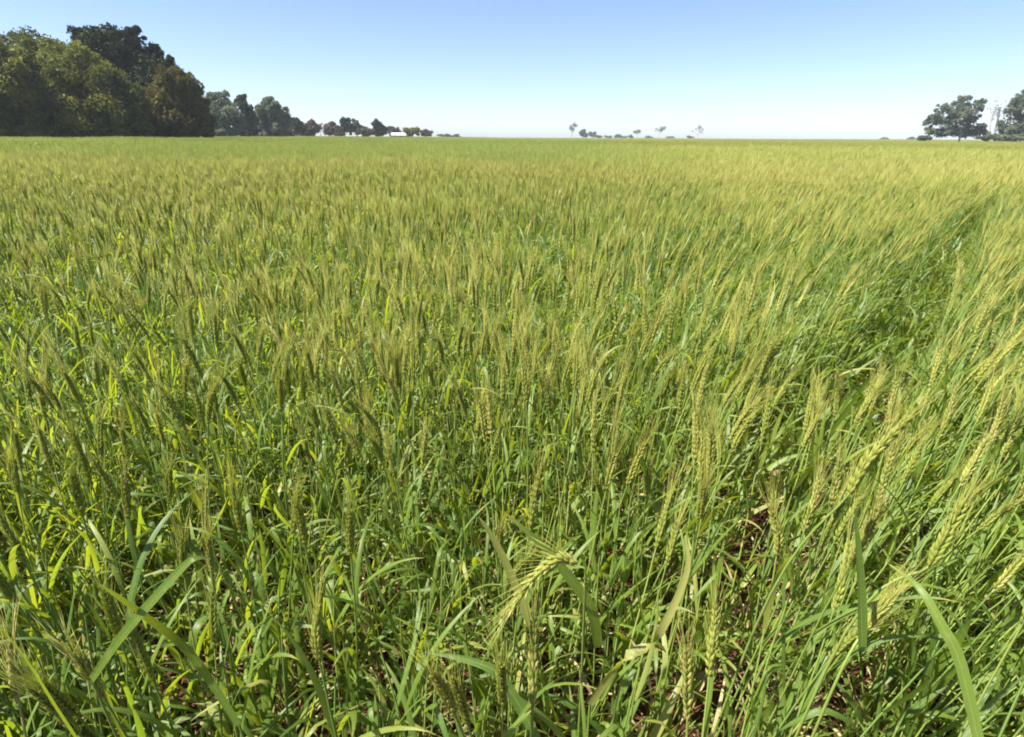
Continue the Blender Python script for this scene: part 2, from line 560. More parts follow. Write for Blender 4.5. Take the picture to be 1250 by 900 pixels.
# ---------------------------------------------------------------- ground
def build_ground():
    rings = np.concatenate([[0.0], np.geomspace(0.25, 4.0, 110), np.geomspace(4.2, 620.0, 80)])
    K = 300
    th = np.arange(K) / K * 2 * math.pi
    x = rings[1:, None] * np.sin(th); y = rings[1:, None] * np.cos(th)
    z = terrain(x, y)
    near = 1 - ss(3, 6, np.hypot(x, y))
    z = z + near * (0.012 * np.sin(x * 37 + 2 * np.sin(y * 11)) * np.sin(y * 31 + 1.5 * np.sin(x * 17)) + 0.008 * rng.normal(0, 1, x.shape))
    V = np.vstack([[[0, 0, 0]], np.stack([x, y, z], -1).reshape(-1, 3)])
    n = len(rings) - 1
    i, j = np.meshgrid(np.arange(n - 1), np.arange(K), indexing='ij')
    F = np.stack([1 + i * K + j, 1 + (i + 1) * K + j, 1 + (i + 1) * K + (j + 1) % K, 1 + i * K + (j + 1) % K], -1).reshape(-1, 4)
    c = np.arange(K)
    F0 = np.stack([np.zeros(K, int), 1 + c, 1 + (c + 1) % K, -np.ones(K, int)], 1)
    mb = MB(); mb.add(V, np.vstack([F, F0])[:, [0, 3, 2, 1]] if False else np.vstack([F, F0]))
    link('ground', mb.mesh('ground', [soil_material()]), kind='structure', label='dark red-brown soil of the wheat field')


build_ground()

# ---------------------------------------------------------------- where the wheat grows
ROW_A = R(39.9)                       # the drill rows run 40 degrees to the right of the view
RD = np.array([math.sin(ROW_A), math.cos(ROW_A)])
RN = np.array([math.cos(ROW_A), -math.sin(ROW_A)])
TRACK, TRACK_HALF = -0.36, 0.145       # wheel track: offset across the rows and half width
ROW = 0.17


def patch_noise(x, y):
    return (np.sin(x * 1.7 + 1.3 * np.sin(y * 0.9 + .4)) * np.sin(y * 1.3 + 1.1 * np.sin(x * 0.8)) +
            0.6 * np.sin(x * 3.9 + y * 2.1 + 1.0) * np.sin(y * 4.3 - x * 1.1)) / 1.6


def lean_at(x, y, g):
    n = len(x)
    lx = R(19) * ss(0.0, 0.9, x / np.maximum(0.8, 0.55 + 0.35 * y)) + R(-4) * ss(0.2, 1.0, -x / np.maximum(.8, .4 + .6 * y)) + g.normal(0, R(2.6), n)
    ly = R(2) + g.normal(0, R(3.0), n)
    return lx, ly


def row_points(r0, r1, step, az_max, g, y_min=-9.0):
    """plants along the drill rows between two distances"""
    k = np.arange(-int(r1 / ROW) - 1, int(r1 / ROW) + 2)
    s = np.arange(-r1, r1, step)
    kk, sv = np.meshgrid(k, s, indexing='ij')
    sv = sv + g.uniform(-.5, .5, sv.shape) * step
    pn = kk * ROW + 0.04 + g.normal(0, 0.036, kk.shape)
    x = (pn * RN[0] + sv * RD[0]).ravel(); y = (pn * RN[1] + sv * RD[1]).ravel()
    r = np.hypot(x, y); az = np.arctan2(x, y)
    ok = (r >= r0) & (r < r1) & (np.abs(az) < az_max) & (y > y_min)
    return x[ok], y[ok], pn.ravel()[ok]


# ---- the three hundred plants nearest to the viewer, each a thing of its own
KINDS = []
gk = np.random.default_rng(21)
SPECS = [
    (1, 0.66, .04, 'single-stemmed wheat plant with one upright ear', 0),
    (1, 0.68, .28, 'single-stemmed wheat plant with its ear leaning over', 0),
    (2, 0.66, .06, 'two-stemmed wheat plant with upright ears', 0),
    (2, 0.66, .22, 'two-stemmed wheat plant with both ears tipping over', 0),
    (2, 0.58, .08, 'short two-stemmed wheat plant, ears below its neighbours', 0),
    (3, 0.67, .06, 'three-stemmed wheat plant with clustered upright ears', 0),
    (1, 0.71, .06, 'tall single-stemmed wheat plant, ear above the others', 0),
    (2, 0.68, 0, 'two-stemmed leafy wheat plant without an ear', .80),
    (3, 0.66, 0, 'bushy three-stemmed leafy wheat plant without an ear', .80),
    (1, 0.70, 0, 'single leafy wheat shoot with long upright blades', .86),
]
LEAFY_P = [.07, .04, .08, .05, .07, .05, .05, .23, .20, .16]
SPEC_P = [.12, .08, .14, .08, .08, .12, .11, .10, .08, .09]
PROTOS = []
for si, (nt_, h, nod, lab, vg) in enumerate(SPECS):
    for v in range(3):
        g = np.random.default_rng(100 + si * 10 + v)
        stems = []
        for k in range(nt_):
            pieces = []
            a_ = g.uniform(0, 6.28)
            tiller(g, 0, (0.022 * math.cos(a_), 0.022 * math.sin(a_), 0) if nt_ > 1 else (0, 0, 0), h + g.uniform(-.035, .035), max(0, nod + g.uniform(-.04, .06)), veg=vg, pieces=pieces,
                   droop=1.0, dry=1 + int(g.random() < .4))
            stems.append([(kd, q.mesh(kd, WHEAT_MATS)) for kd, q in pieces])
        PROTOS.append((lab, stems))


def place_plant(proto, loc, eul, label, group, scale=1.0):
    lab, stems = PROTOS[proto]
    root = link('wheat_plant', None, label=label, category='wheat plant', group=group)
    root.empty_display_size = 0.05
    root.location = loc; root.rotation_euler = eul; root.scale = (scale,) * 3
    for pcs in stems:
        st = link('stem', pcs[0][1], root)
        for kd, me in pcs[1:]:
            link(kd, me, st)
    return root


def in_frame(x, y, z):
    v = np.stack([x, y, z - CAM_H], 1) @ CM
    px = 625 + FPX * v[:, 0] / -v[:, 2]; py = 450 - FPX * v[:, 1] / -v[:, 2]
    return (v[:, 2] < -0.05) & (px > -40) & (px < 1290) & (py > -40) & (py < 960)


ORD = 'first second third fourth fifth sixth seventh eighth ninth tenth eleventh twelfth thirteenth fourteenth fifteenth'.split()
# hero plants first (built from what the photograph shows close up), see below for their pieces
g = np.random.default_rng(5)
x, y, pn = row_points(0.40, 2.6, 0.034, R(100), g, 0.30)
r = np.hypot(x, y)
on_track = np.abs(pn - TRACK) < TRACK_HALF * (.25 + .75 * ss(1.0, 1.7, r))
dens = 0.75 + 0.25 * ss(0.5, 1.3, r) + 0.15 * patch_noise(x * 1.6, y * 1.6)
# thin bare spots where the red soil shows through
for bx_, by_, br_ in ((-0.62, 1.10, .20), (-0.42, 0.85, .18), (0.42, 0.92, .13), (0.12, 0.80, .14), (0.72, 0.78, .12)):
    dens = dens - 0.45 * np.exp(-((x - bx_) ** 2 + (y - by_) ** 2) / br_ ** 2)
keep = (~on_track) & (g.random(len(x)) < dens)
x, y, pn, r = x[keep], y[keep], pn[keep], r[keep]
vis = in_frame(x, y, np.full(len(x), 0.68))
order = np.argsort(np.where(vis, r, 99))[:288]
NEAR_R = r[order].max()
near_idx = order
lx, ly = lean_at(x[near_idx], y[near_idx], g)
eu = eulers(lean_mats(g.uniform(0, 6.28, len(near_idx)), lx, ly))
for n_, i in enumerate(near_idx):
    pr = int(g.choice(len(SPECS), p=LEAFY_P if x[i] < .25 and y[i] < 1.25 else SPEC_P)) * 3 + int(g.integers(3))
    lab = PROTOS[pr][0]
    d_tr = pn[i] - TRACK
    side = 'slanting' if d_tr > 0 else 'upright'
    nrow = max(1, int(round((abs(d_tr) - TRACK_HALF) / ROW + .5)))
    label = '%s, %s row on the track\'s %s side' % (lab, ORD[min(nrow, len(ORD)) - 1], side)
    place_plant(pr, (x[i], y[i], float(terrain(x[i], y[i])) - .004), eu[n_], label, lab.replace('plant', 'plants', 1), g.uniform(.94, 1.06))
rest = np.ones(len(x), bool); rest[near_idx] = False
rx_, ry_ = x[rest], y[rest]

# ---------------------------------------------------------------- hero plants
def hero(name_label, base, stem_pts, ear=None, leaves=(), tint=0.2, seed=1, nod_pts=None):
    g = np.random.default_rng(seed)
    base = np.asarray(base, float)
    root = link('wheat_plant', None, label=name_label, category='wheat plant')
    root.location = base
    P = resample(np.vstack([base, *stem_pts]) - base, 14)
    mb = MB(); tube(mb, P, np.linspace(.0022, .0014, 14), 6, 1, tint)
    st = link('stem', mb.mesh('stem', WHEAT_MATS), root)
    for pts, w, mat, side in leaves:
        m = MB()
        L = resample(np.asarray(pts) - base, 18)
        blade(m, L, w, side, 0.22, mat, tint + g.uniform(-.06, .1), base=0.8)
        link('leaf', m.mesh('leaf', WHEAT_MATS), st)
    if ear is not None:
        m = MB()
        make_ear(m, resample(np.asarray(ear) - base, 12), g, 0, tint, .060, 1.05)
        link('ear', m.mesh('ear', WHEAT_MATS), st)


def pxs(lst):
    return [at_dist(*q) for q in lst]


def ground_below(p, dx=0.0, dy=0.0):
    return np.array([p[0] + dx, p[1] + dy, float(terrain(p[0] + dx, p[1] + dy)) - .003])


X = np.array([1.0, 0, 0]); UPS = np.array([0.6, 0.3, 0.7])
# crossing blades in the lower left
L1 = pxs([(292, 885, .92), (235, 800, .88), (178, 752, .84), (120, 712, .80)])
L2 = pxs([(112, 830, .92), (148, 778, .86), (185, 735, .82), (222, 694, .79), (238, 682, .78), (258, 682, .79)])
hero('wheat plant with a long straight yellow-green blade crossed by a bent one', ground_below(L1[0], .01, .02), [L1[0]], None, [(L1, .012, 0, np.array([.5, .2, .8]))], .32, 3)
hero('wheat plant with a blade bent over pale at its tip, crossing the straight one', ground_below(L2[0], .01, .02), [L2[0]], None, [(L2, .012, 0, np.array([.6, -.4, -.5]))], .30, 13)
# broad dark blade cut by the corner
L3 = pxs([(118, 935, .62), (72, 865, .58), (30, 800, .55), (-25, 735, .53)])
hero('wheat plant with one broad dark green blade rising over the crossing blades', ground_below(L3[0], .02, .03), [L3[0]], None, [(L3, .017, 0, np.array([.6, -.5, .5]))], .02, 4)
# bowed ear with the thick blade behind it
E = pxs([(706, 690, .66), (690, 683, .655), (668, 693, .645), (645, 714, .635), (622, 748, .63)])
Ls = pxs([(730, 790, .80), (722, 745, .76), (697, 707, .73), (660, 664, .70), (614, 624, .68)])
Lt = pxs([(650, 770, .80), (630, 716, .77), (606, 664, .74), (584, 630, .72)])
hero('wheat plant with a bowed yellow-green ear arching over and a thick folded blade', ground_below(E[0], .04, .14), [ground_below(E[0], .03, .10) * [1, 1, 0] + [0, 0, .45], E[0] + [.012, .02, -.03]], E[0:],
     [(Ls, .014, 0, np.array([.6, .2, .75])), (Lt, .011, 0, np.array([.8, .2, .4]))], .33, 5)
# upright ear below it
E2 = pxs([(650, 862, .70), (651, 815, .68), (652, 762, .655)])
hero('short wheat plant with an upright ear standing under the bowed ear', ground_below(E2[0], -.01, .08), [E2[0] + [0, .03, -.15], E2[0]], E2, [], .2, 6)
# broad pale leaf folded flat
L4 = pxs([(668, 930, .80), (640, 872, .78), (612, 828, .76), (598, 815, .755), (560, 803, .76), (518, 796, .77)])
hero('wheat plant with a broad pale leaf folded flat over at its middle', ground_below(L4[0], .01, .03), [L4[0]], None, [(L4, .013, 0, np.array([.45, .5, .7]))], .15, 7)
# arching blade at the lower right
L5 = pxs([(1200, 930, .74), (1172, 810, .71), (1150, 765, .70), (1122, 718, .70), (1084, 688, .72)])
hero('wheat plant with one long arching blade over the low leaves past the track', ground_below(L5[0], .01, .02), [L5[0]], None, [(L5, .0105, 0, np.array([.8, -.1, .3]))], .12, 8)
L6 = pxs([(1052, 790, .76), (1051, 720, .74), (1044, 625, .71)])
E6 = pxs([(1056, 768, .80), (1070, 749, .79), (1092, 726, .785)])
hero('wheat plant with a stiff upright blade beside a slanting pale ear', ground_below(L6[0], -.02, .06), [L6[0] + [-.005, .02, -.12], E6[0]], E6, [(L6, .012, 0, np.array([.9, .2, 0.1]))], .15, 9)
E7 = pxs([(1134, 692, .78), (1152, 660, .77), (1176, 616, .765)])
hero('wheat plant with a thick pale ear slanting above low green leaves', ground_below(E7[0], -.10, .05), [E7[0] + [-.05, .03, -.15], E7[0]], E7, [], .34, 10)
L8 = pxs([(720, 860, .86), (760, 805, .83), (800, 780, .82), (838, 700, .80), (836, 655, .79)])
hero('wheat plant with a dark twisting blade beside the reddish bare spot', ground_below(L8[0], .01, .03), [L8[0]], None, [(L8, .013, 0, np.array([.6, .2, .6]))], .1, 11)
E9 = pxs([(1035, 605, .80), (1062, 560, .79), (1110, 510, .78)])
hero('wheat plant with a long slanting ear at the dark edge of the wheel track', ground_below(E9[0], -.12, .05), [E9[0] + [-.06, .02, -.2], E9[0]], E9, [], .30, 12)

# ---------------------------------------------------------------- the rest of the crop: one object
PROTO_COL = bpy.data.collections.new('wheat_sources')
proto_n = {}
count = [0]


def add_proto(tag, mb):
    o = bpy.data.objects.new('src_%04d' % count[0], mb.mesh(tag, WHEAT_MATS))
    PROTO_COL.objects.link(o)
    proto_n.setdefault(tag, []).append(count[0])
    count[0] += 1


for v in range(22):                                     # plants of two or three stems
    g = np.random.default_rng(300 + v)
    mb = MB()
    for k in range(int(g.choice([2, 2, 3]))):
        t = tiller(g, 1, (g.normal(0, .02), g.normal(0, .02), 0), nod=float(np.clip(g.normal(.08, .09), 0, .4)), veg=.80 if g.random() < .27 else 0)
        mb.merge(t.arrays(), np.eye(3), np.zeros(3))
    add_proto('plant', mb)
for v in range(10):                                     # low leafy shoots without ears
    g = np.random.default_rng(400 + v)
    mb = MB()
    for k in range(3):
        t = tiller(g, 1, (g.normal(0, .025), g.normal(0, .025), 0), veg=.42)
        mb.merge(t.arrays(), np.eye(3), np.zeros(3))
    add_proto('shoot', mb)
for v in range(8):                                      # leafy plants whose ears have not come out
    g = np.random.default_rng(450 + v)
    mb = MB()
    for k in range(3):
        t = tiller(g, 1, (g.normal(0, .022), g.normal(0, .022), 0), veg=g.uniform(.72, .92))
        mb.merge(t.arrays(), np.eye(3), np.zeros(3))
    add_proto('leafy', mb)
g = np.random.default_rng(500)
LOD2 = [tiller(g, 2).arrays() for _ in range(14)]
for v in range(10):
    mb = MB()
    for k in range(9):
        M = lean_mats(g.uniform(0, 6.28), g.normal(0, .07), g.normal(0, .07))[0]
        mb.merge(LOD2[g.integers(14)], M, np.array([g.uniform(-.12, .12), g.uniform(-.12, .12), 0]), g.uniform(.9, 1.08), g.uniform(0, .6))
    add_proto('clump', mb)
LOD3 = [tiller(g, 3, fat=1.0).arrays() for _ in range(12)]
for v in range(4):
    mb = MB()
    for k in range(420):
        M = lean_mats(g.uniform(0, 6.28), g.normal(.05, .08), g.normal(0, .08))[0]
        mb.merge(LOD3[g.integers(12)], M, np.array([g.uniform(-1.05, 1.05), g.uniform(-1.05, 1.05), 0]), g.uniform(.88, 1.08), g.uniform(0, .6))
    add_proto('tile', mb)
LOD4 = [tiller(g, 3, fat=2.6).arrays() for _ in range(10)]
for v in range(3):
    mb = MB()
    for k in range(700):
        M = lean_mats(g.uniform(0, 6.28), g.normal(.05, .08), g.normal(0, .08))[0]
        mb.merge(LOD4[g.integers(10)], M, np.array([g.uniform(-2.6, 2.6), g.uniform(-2.6, 2.6), 0]), g.uniform(.9, 1.06), g.uniform(0, .6))
    add_proto('far_tile', mb)

pts, eul, scl, idx = [], [], [], []


def scatter(x, y, tag, g, lean=True, smin=.92, smax=1.07, spin=None, z=0.0):
    n = len(x)
    if lean:
        lx, ly = lean_at(x, y, g)
    else:
        lx = np.full(n, 0.0); ly = np.zeros(n)
    sp = g.uniform(0, 6.283, n) if spin is None else spin
    pts.append(np.stack([x, y, terrain(x, y) + z], 1))
    eul.append(eulers(lean_mats(sp, lx, ly)))
    pch = 1.0 + 0.05 * patch_noise(x * .35, y * .35) + 0.05 * patch_noise(x * 1.3 + 2, y * 1.3)
    scl.append(g.uniform(smin, smax, n) * pch)
    idx.append(g.choice(proto_n[tag], n))


g = np.random.default_rng(77)
def plants(x, y, g):
    lf = (patch_noise(x * .75 + 1.0, y * .75 + 3.0) > .30) & (g.random(len(x)) < .62)
    scatter(x[~lf], y[~lf], 'plant', g)
    scatter(x[lf], y[lf], 'leafy', g)


plants(rx_, ry_, g)
x, y, pn = row_points(2.6, 9.0, 0.040, R(62), g)
trk = np.abs(pn - TRACK) < TRACK_HALF * (1 - .35 * ss(3, 9, np.hypot(x, y)))
keep = (~trk) & (g.random(len(x)) < 0.86 + .30 * patch_noise(x * .9, y * .9))
plants(x[keep], y[keep], g)
# low shoots: in the track, and thinly under the crop close by
x, y, pn = row_points(0.60, 14.0, 0.06, R(66), g)
trk = np.abs(pn - TRACK) < TRACK_HALF + .03
r = np.hypot(x, y)
keep = (trk & (g.random(len(x)) < .9)) | (~trk & (r < 4) & (g.random(len(x)) < .42 + .45 * (1 - ss(1.0, 2.0, r))))
scatter(x[keep], y[keep], 'shoot', g, smin=.8, smax=1.35)


def cell_points(r0, r1, cell, az_max, g, jit=0.5):
    k = np.arange(-int(r1 / cell) - 1, int(r1 / cell) + 2)
    u, v = np.meshgrid(k, k)
    u = (u + g.uniform(-jit, jit, u.shape)) * cell; v = (v + g.uniform(-jit, jit, v.shape)) * cell
    x = (u * RN[0] + v * RD[0]).ravel(); y = (u * RN[1] + v * RD[1]).ravel()
    r = np.hypot(x, y)
    ok = (r >= r0) & (r < r1) & (np.abs(np.arctan2(x, y)) < az_max)
    return x[ok], y[ok], u.ravel()[ok]


x, y, u = cell_points(9.0, 34.0, 0.18, R(56), g)
keep = (np.abs(u - TRACK) > .15) | (np.hypot(x, y) > 11) & (g.random(len(x)) < .7)
scatter(x[keep], y[keep], 'clump', g)
x, y, u = cell_points(33.5, 130.0, 1.95, R(52), g, .08)
scatter(x, y, 'tile', g, lean=False, spin=ROW_A + math.pi * g.integers(0, 2, len(x)))
x, y, u = cell_points(128.0, 420.0, 4.9, R(50), g, .08)
scatter(x, y, 'far_tile', g, lean=False, spin=ROW_A + math.pi * g.integers(0, 2, len(x)))

pts = np.vstack(pts); eul = np.vstack(eul); scl = np.concatenate(scl); idx = np.concatenate(idx)
me = bpy.data.meshes.new('wheat_crop')
me.vertices.add(len(pts)); me.vertices.foreach_set('co', pts.astype(np.float32).ravel())
for nm, tp, key, arr in (('eul', 'FLOAT_VECTOR', 'vector', eul.astype(np.float32).ravel()), ('scl', 'FLOAT', 'value', scl.astype(np.float32)), ('idx', 'INT', 'value', idx.astype(np.int32))):
    at = me.attributes.new(nm, tp, 'POINT'); at.data.foreach_set(key, arr)
crop = link('wheat_crop', me, kind='stuff', label='dense green and yellowing bearded wheat filling the field to the horizon', category='wheat')
ng = bpy.data.node_groups.new('grow_wheat', 'GeometryNodeTree')
ng.interface.new_socket('Geometry', in_out='INPUT', socket_type='NodeSocketGeometry')
ng.interface.new_socket('Geometry', in_out='OUTPUT', socket_type='NodeSocketGeometry')
N = ng.nodes
gi, go = N.new('NodeGroupInput'), N.new('NodeGroupOutput')
ci = N.new('GeometryNodeCollectionInfo'); ci.inputs['Collection'].default_value = PROTO_COL
ci.inputs['Separate Children'].default_value = True; ci.inputs['Reset Children'].default_value = True
iop = N.new('GeometryNodeInstanceOnPoints'); iop.inputs['Pick Instance'].default_value = True


def attr(nm, dt):
    n = N.new('GeometryNodeInputNamedAttribute'); n.data_type = dt; n.inputs['Name'].default_value = nm
    return [o for o in n.outputs if o.enabled and o.name == 'Attribute'][0]


e2r = N.new('FunctionNodeEulerToRotation')
ng.links.new(attr('eul', 'FLOAT_VECTOR'), e2r.inputs[0])
ng.links.new(gi.outputs[0], iop.inputs['Points'])
ng.links.new(ci.outputs[0], iop.inputs['Instance'])
ng.links.new(attr('idx', 'INT'), iop.inputs['Instance Index'])
ng.links.new(e2r.outputs[0], iop.inputs['Rotation'])
ng.links.new(attr('scl', 'FLOAT'), iop.inputs['Scale'])
ng.links.new(iop.outputs[0], go.inputs[0])
md = crop.modifiers.new('grow', 'NODES'); md.node_group = ng
print('CROP points', len(pts), 'near radius', NEAR_R)

# straw and dead leaves on the soil
g = np.random.default_rng(88)
mb = MB()
for i in range(4200):
    rr = 0.7 + 2.3 * math.sqrt(g.random()); az = g.uniform(-R(62), R(62))
    px_, py_ = rr * math.sin(az), rr * math.cos(az)
    Pl, S = leaf_path((px_, py_, float(terrain(px_, py_)) + g.uniform(.008, .03)), g.uniform(0, 6.28), g.uniform(-.1, .5), g.uniform(-.7, .2), g.uniform(.05, .20), 6, g, None, g.normal(0, .8))
    Pl[:, 2] = np.maximum(Pl[:, 2], float(terrain(px_, py_)) + .010)
    blade(mb, Pl, g.uniform(.0015, .005), S, .5, 0, g.random(), flat=True)
link('straw_litter', mb.mesh('straw_litter', [M_LITTER]), kind='stuff', label='dry straw and dead leaves lying on the red soil', category='litter')

# ---------------------------------------------------------------- trees
M_BARK = plain('bark', (0.10, 0.075, 0.055), (0.20, 0.16, 0.12), 3.0)
M_PALE = plain('pale_bark', (0.30, 0.27, 0.24), (0.42, 0.39, 0.35), 2.0)
TL = {
    'olive': tree_leaf('olive_foliage', (0.040, 0.062, 0.013), (0.235, 0.245, 0.048), (0.23, 0.21, 0.04), .28),
    'dark': tree_leaf('dark_foliage', (0.020, 0.034, 0.014), (0.050, 0.068, 0.020), (0.035, 0.045, 0.018), .12),
    'rust': tree_leaf('rusty_foliage', (0.055, 0.055, 0.016), (0.17, 0.145, 0.028), (0.28, 0.15, 0.04), .28),
    'blue': tree_leaf('grey_green_foliage', (0.075, 0.105, 0.062), (0.19, 0.225, 0.13), (0.20, 0.215, 0.14), .32),
    'brown': tree_leaf('brown_scrub_foliage', (0.085, 0.060, 0.042), (0.15, 0.11, 0.07), (0.17, 0.12, 0.09)),
}


def leaf_quads(mb, C, size, g, tint, asp=0.5):
    n = len(C)
    d = unit(g.normal(0, 1, (n, 3)) + [0, 0, -.25]); s = unit(np.cross(d, g.normal(0, 1, (n, 3)))); nn = np.cross(d, s)
    L = size * g.uniform(.6, 1.4, n)[:, None]
    V = np.stack([C - d * L * .5, C - s * L * asp * .5 + nn * L * .1, C + d * L * .5, C + s * L * asp * .5 + nn * L * .1], 1)
    mb.add(V.reshape(-1, 3), np.arange(n * 4).reshape(n, 4), 0, None, np.repeat(tint, 4))


def tree(name, label, cat, lobes, Y, mat, base_px, leaves=9000, leaf=0.2, clump=0.5, trunk=0.25, seed=0, bark=None, fill=0.35, wisps=0.05, group=None, base_py=170, limb=True):
    g = np.random.default_rng(1000 + seed)
    bx = at_y(base_px, base_py, Y)
    base = np.array([bx[0], bx[1], float(terrain(bx[0], bx[1]))])
    root = link(name, None, label=label, category=cat)
    if group:
        root['group'] = group
    root.location = base
    W = []
    for (cx, cy, rx, ry) in lobes:
        dy = g.uniform(-.5, .5)
        k = Y / ray(cx, cy)[1] / FPX
        c = at_y(cx, cy, Y + dy * rx * k * .8)
        W.append((c - base, rx * k, (rx + ry) * .5 * k, ry * k))
    area = np.array([w[1] * w[3] for w in W]); area = area / area.sum()
    mb = MB()
    for (c, ax, ay, az_), sh in zip(W, area):
        n = int(leaves * sh * 1.6)
        A3 = np.array([ax, ay, az_])
        # boughs: smaller leafy masses over the lobe, with gaps between them that stay in shade
        nb = max(6, min(60, int(n / 110)))
        bd = unit(g.normal(0, 1, (nb, 3)) + [0, -.15, .15])
        bc = c + bd * g.uniform(.55, .98, nb)[:, None] * A3
        br = g.uniform(.13, .34, nb) * (1 if nb > 14 else 1.25)
        bt = g.random(nb)
        w = g.choice(nb, n, p=br ** 2 / (br ** 2).sum())
        d = unit(g.normal(0, 1, (n, 3)) + [0, 0, .45])
        f = np.where(g.random(n) < .8, g.uniform(.75, 1.08, n), g.uniform(.1, .75, n))
        f = f * (1 + .18 * np.sin(d[:, 0] * 7 + w) * np.sin(d[:, 2] * 8 + 2 * w))
        f = np.where(g.random(n) < wisps * .35, f * g.uniform(1.1, 1.5, n), f)
        C = bc[w] + d * (f * br[w])[:, None] * A3
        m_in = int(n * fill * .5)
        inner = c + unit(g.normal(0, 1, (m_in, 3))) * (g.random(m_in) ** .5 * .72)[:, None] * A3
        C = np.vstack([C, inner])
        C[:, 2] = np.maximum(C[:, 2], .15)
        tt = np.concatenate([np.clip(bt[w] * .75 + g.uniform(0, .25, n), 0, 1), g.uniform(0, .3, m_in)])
        leaf_quads(mb, C, leaf, g, tt)
    link('crown', mb.mesh('crown', [TL[mat]], smooth=False), root)
    top = max(w[0][2] for w in W)
    mt = MB()
    cx = np.mean([w[0] for w in W], 0)
    hgt = max(0.6, min(top * .55, cx[2]))
    P = resample([[0, 0, -.2], [cx[0] * .12, 0, hgt * .4], [cx[0] * .5, cx[1] * .5, hgt]], 7)
    tube(mt, P, np.linspace(trunk, trunk * .45, 7), 8, 0)
    if limb:
        for w in W:
            j = g.integers(3, 7)
            Q = resample([P[j], (P[j] + w[0]) / 2 + g.normal(0, .15, 3) + [0, 0, -.1], w[0] + [0, 0, w[3] * .4]], 6)
            tube(mt, Q, np.linspace(trunk * .4, trunk * .08, 6), 5, 0)
            for q in range(4):
                e = w[0] + unit(g.normal(0, 1, 3) + [0, 0, .3]) * np.array([w[1], w[2], w[3]]) * .85
                s_ = Q[g.integers(2, 6)]
                tube(mt, resample([s_, (s_ + e) / 2 + g.normal(0, .1, 3), e], 5), np.linspace(trunk * .13, trunk * .03, 5), 4, 0)
    link('trunk', mt.mesh('trunk', [bark or M_BARK]), root)
    return root


def bare_tree(label, px, top_py, Y, spread_px, mat='brown', seed=0, leaves=300, group=None, leaf=.3, depth=4):
    """leafless tree: forking pale limbs and twigs with a few leaves left"""
    g = np.random.default_rng(2000 + seed)
    bx = at_y(px, 170, Y); base = np.array([bx[0], bx[1], float(terrain(bx[0], bx[1]))])
    H = at_y(px, top_py, Y)[2] - base[2]
    k = Y / ray(px, 150)[1] / FPX
    sp = spread_px * k / H
    root = link('bare_tree', None, label=label, category='tree'); root.location = base
    if group:
        root['group'] = group
    mt, ends = MB(), []

    def grow(p, d, L, r, lev):
        e = p + d * L
        tube(mt, resample([p, (p + e) / 2 + g.normal(0, .05, 3) * L, e], 5), np.linspace(r, r * .62, 5), 5 if lev < 2 else 3, 0)
        ends.append(e)
        if lev >= depth:
            return
        for q in range(3):
            nd_ = unit(d + g.normal(0, .5, 3) * [sp * 1.1 + .12, sp * 1.1 + .12, .25] + [0, 0, .12])
            grow(p + d * L * g.uniform(.6, 1.0), nd_, L * g.uniform(.60, .82), r * .58, lev + 1)
    grow(np.array([0, 0, -.1]), unit(np.array([g.normal(0, .05), 0, 1.0])), H * .36, H * (.018 if Y > 200 else .013), 0)
    link('trunk', mt.mesh('trunk', [M_PALE]), root)
    if leaves:
        E = np.array(ends[len(ends) // 6:]); mb = MB()
        C = E[g.integers(0, len(E), leaves)] + g.normal(0, .035 * H, (leaves, 3))
        leaf_quads(mb, C, leaf, g, g.random(leaves))
        link('crown', mb.mesh('crown', [TL[mat]], smooth=False), root)


# the big grove (pixel outlines, 52-60 m away)
tree('broad_tree', 'broad olive-green rounded tree reaching down to the wheat in the tall grove', 'tree',
     [(52, 88, 42, 42), (100, 100, 40, 38), (142, 128, 34, 38), (70, 132, 55, 36), (115, 140, 50, 30), (30, 122, 34, 42), (160, 146, 22, 24), (50, 160, 40, 11), (95, 160, 38, 11), (140, 160, 38, 11), (165, 160, 22, 10)], 50, 'olive', 85, 42000, .26, .75, .4, 1, fill=.3, wisps=.15)
tree('broad_tree', 'dark olive tree at the grove edge, half cut by the frame', 'tree',
     [(-20, 95, 44, 44), (15, 112, 34, 42), (-10, 140, 60, 30), (20, 148, 30, 22), (-20, 160, 40, 12), (25, 160, 36, 12)], 46, 'olive', -5, 22000, .26, .7, .4, 2, fill=.3)
tree('tall_tree', 'pale wispy tree top rising above the olive tree of the grove', 'tree',
     [(14, 52, 12, 14), (2, 66, 16, 20), (28, 66, 12, 14), (10, 95, 22, 30)], 58, 'blue', 8, 2600, .3, .6, .3, 3, fill=.5, wisps=.25)
tree('tall_tree', 'tallest near-black tree of the grove with a ragged crown', 'tree',
     [(128, 62, 34, 24), (160, 46, 16, 13), (112, 52, 22, 16), (140, 88, 44, 34), (176, 92, 24, 32), (190, 72, 13, 15), (165, 128, 44, 40), (208, 84, 10, 13), (198, 120, 26, 42), (135, 45, 14, 9), (180, 158, 34, 14), (145, 158, 34, 14)],
     56, 'dark', 160, 44000, .27, .7, .5, 4, fill=.35, wisps=.22)
tree('broad_tree', 'rusty brown-tinged tree ending the tall grove', 'tree',
     [(214, 108, 20, 26), (232, 122, 17, 24), (222, 142, 26, 24), (246, 142, 14, 22), (205, 132, 22, 34), (236, 152, 26, 14), (210, 161, 24, 9), (246, 161, 17, 8)], 53, 'rust', 225, 24000, .25, .6, .3, 5, fill=.35, wisps=.2)

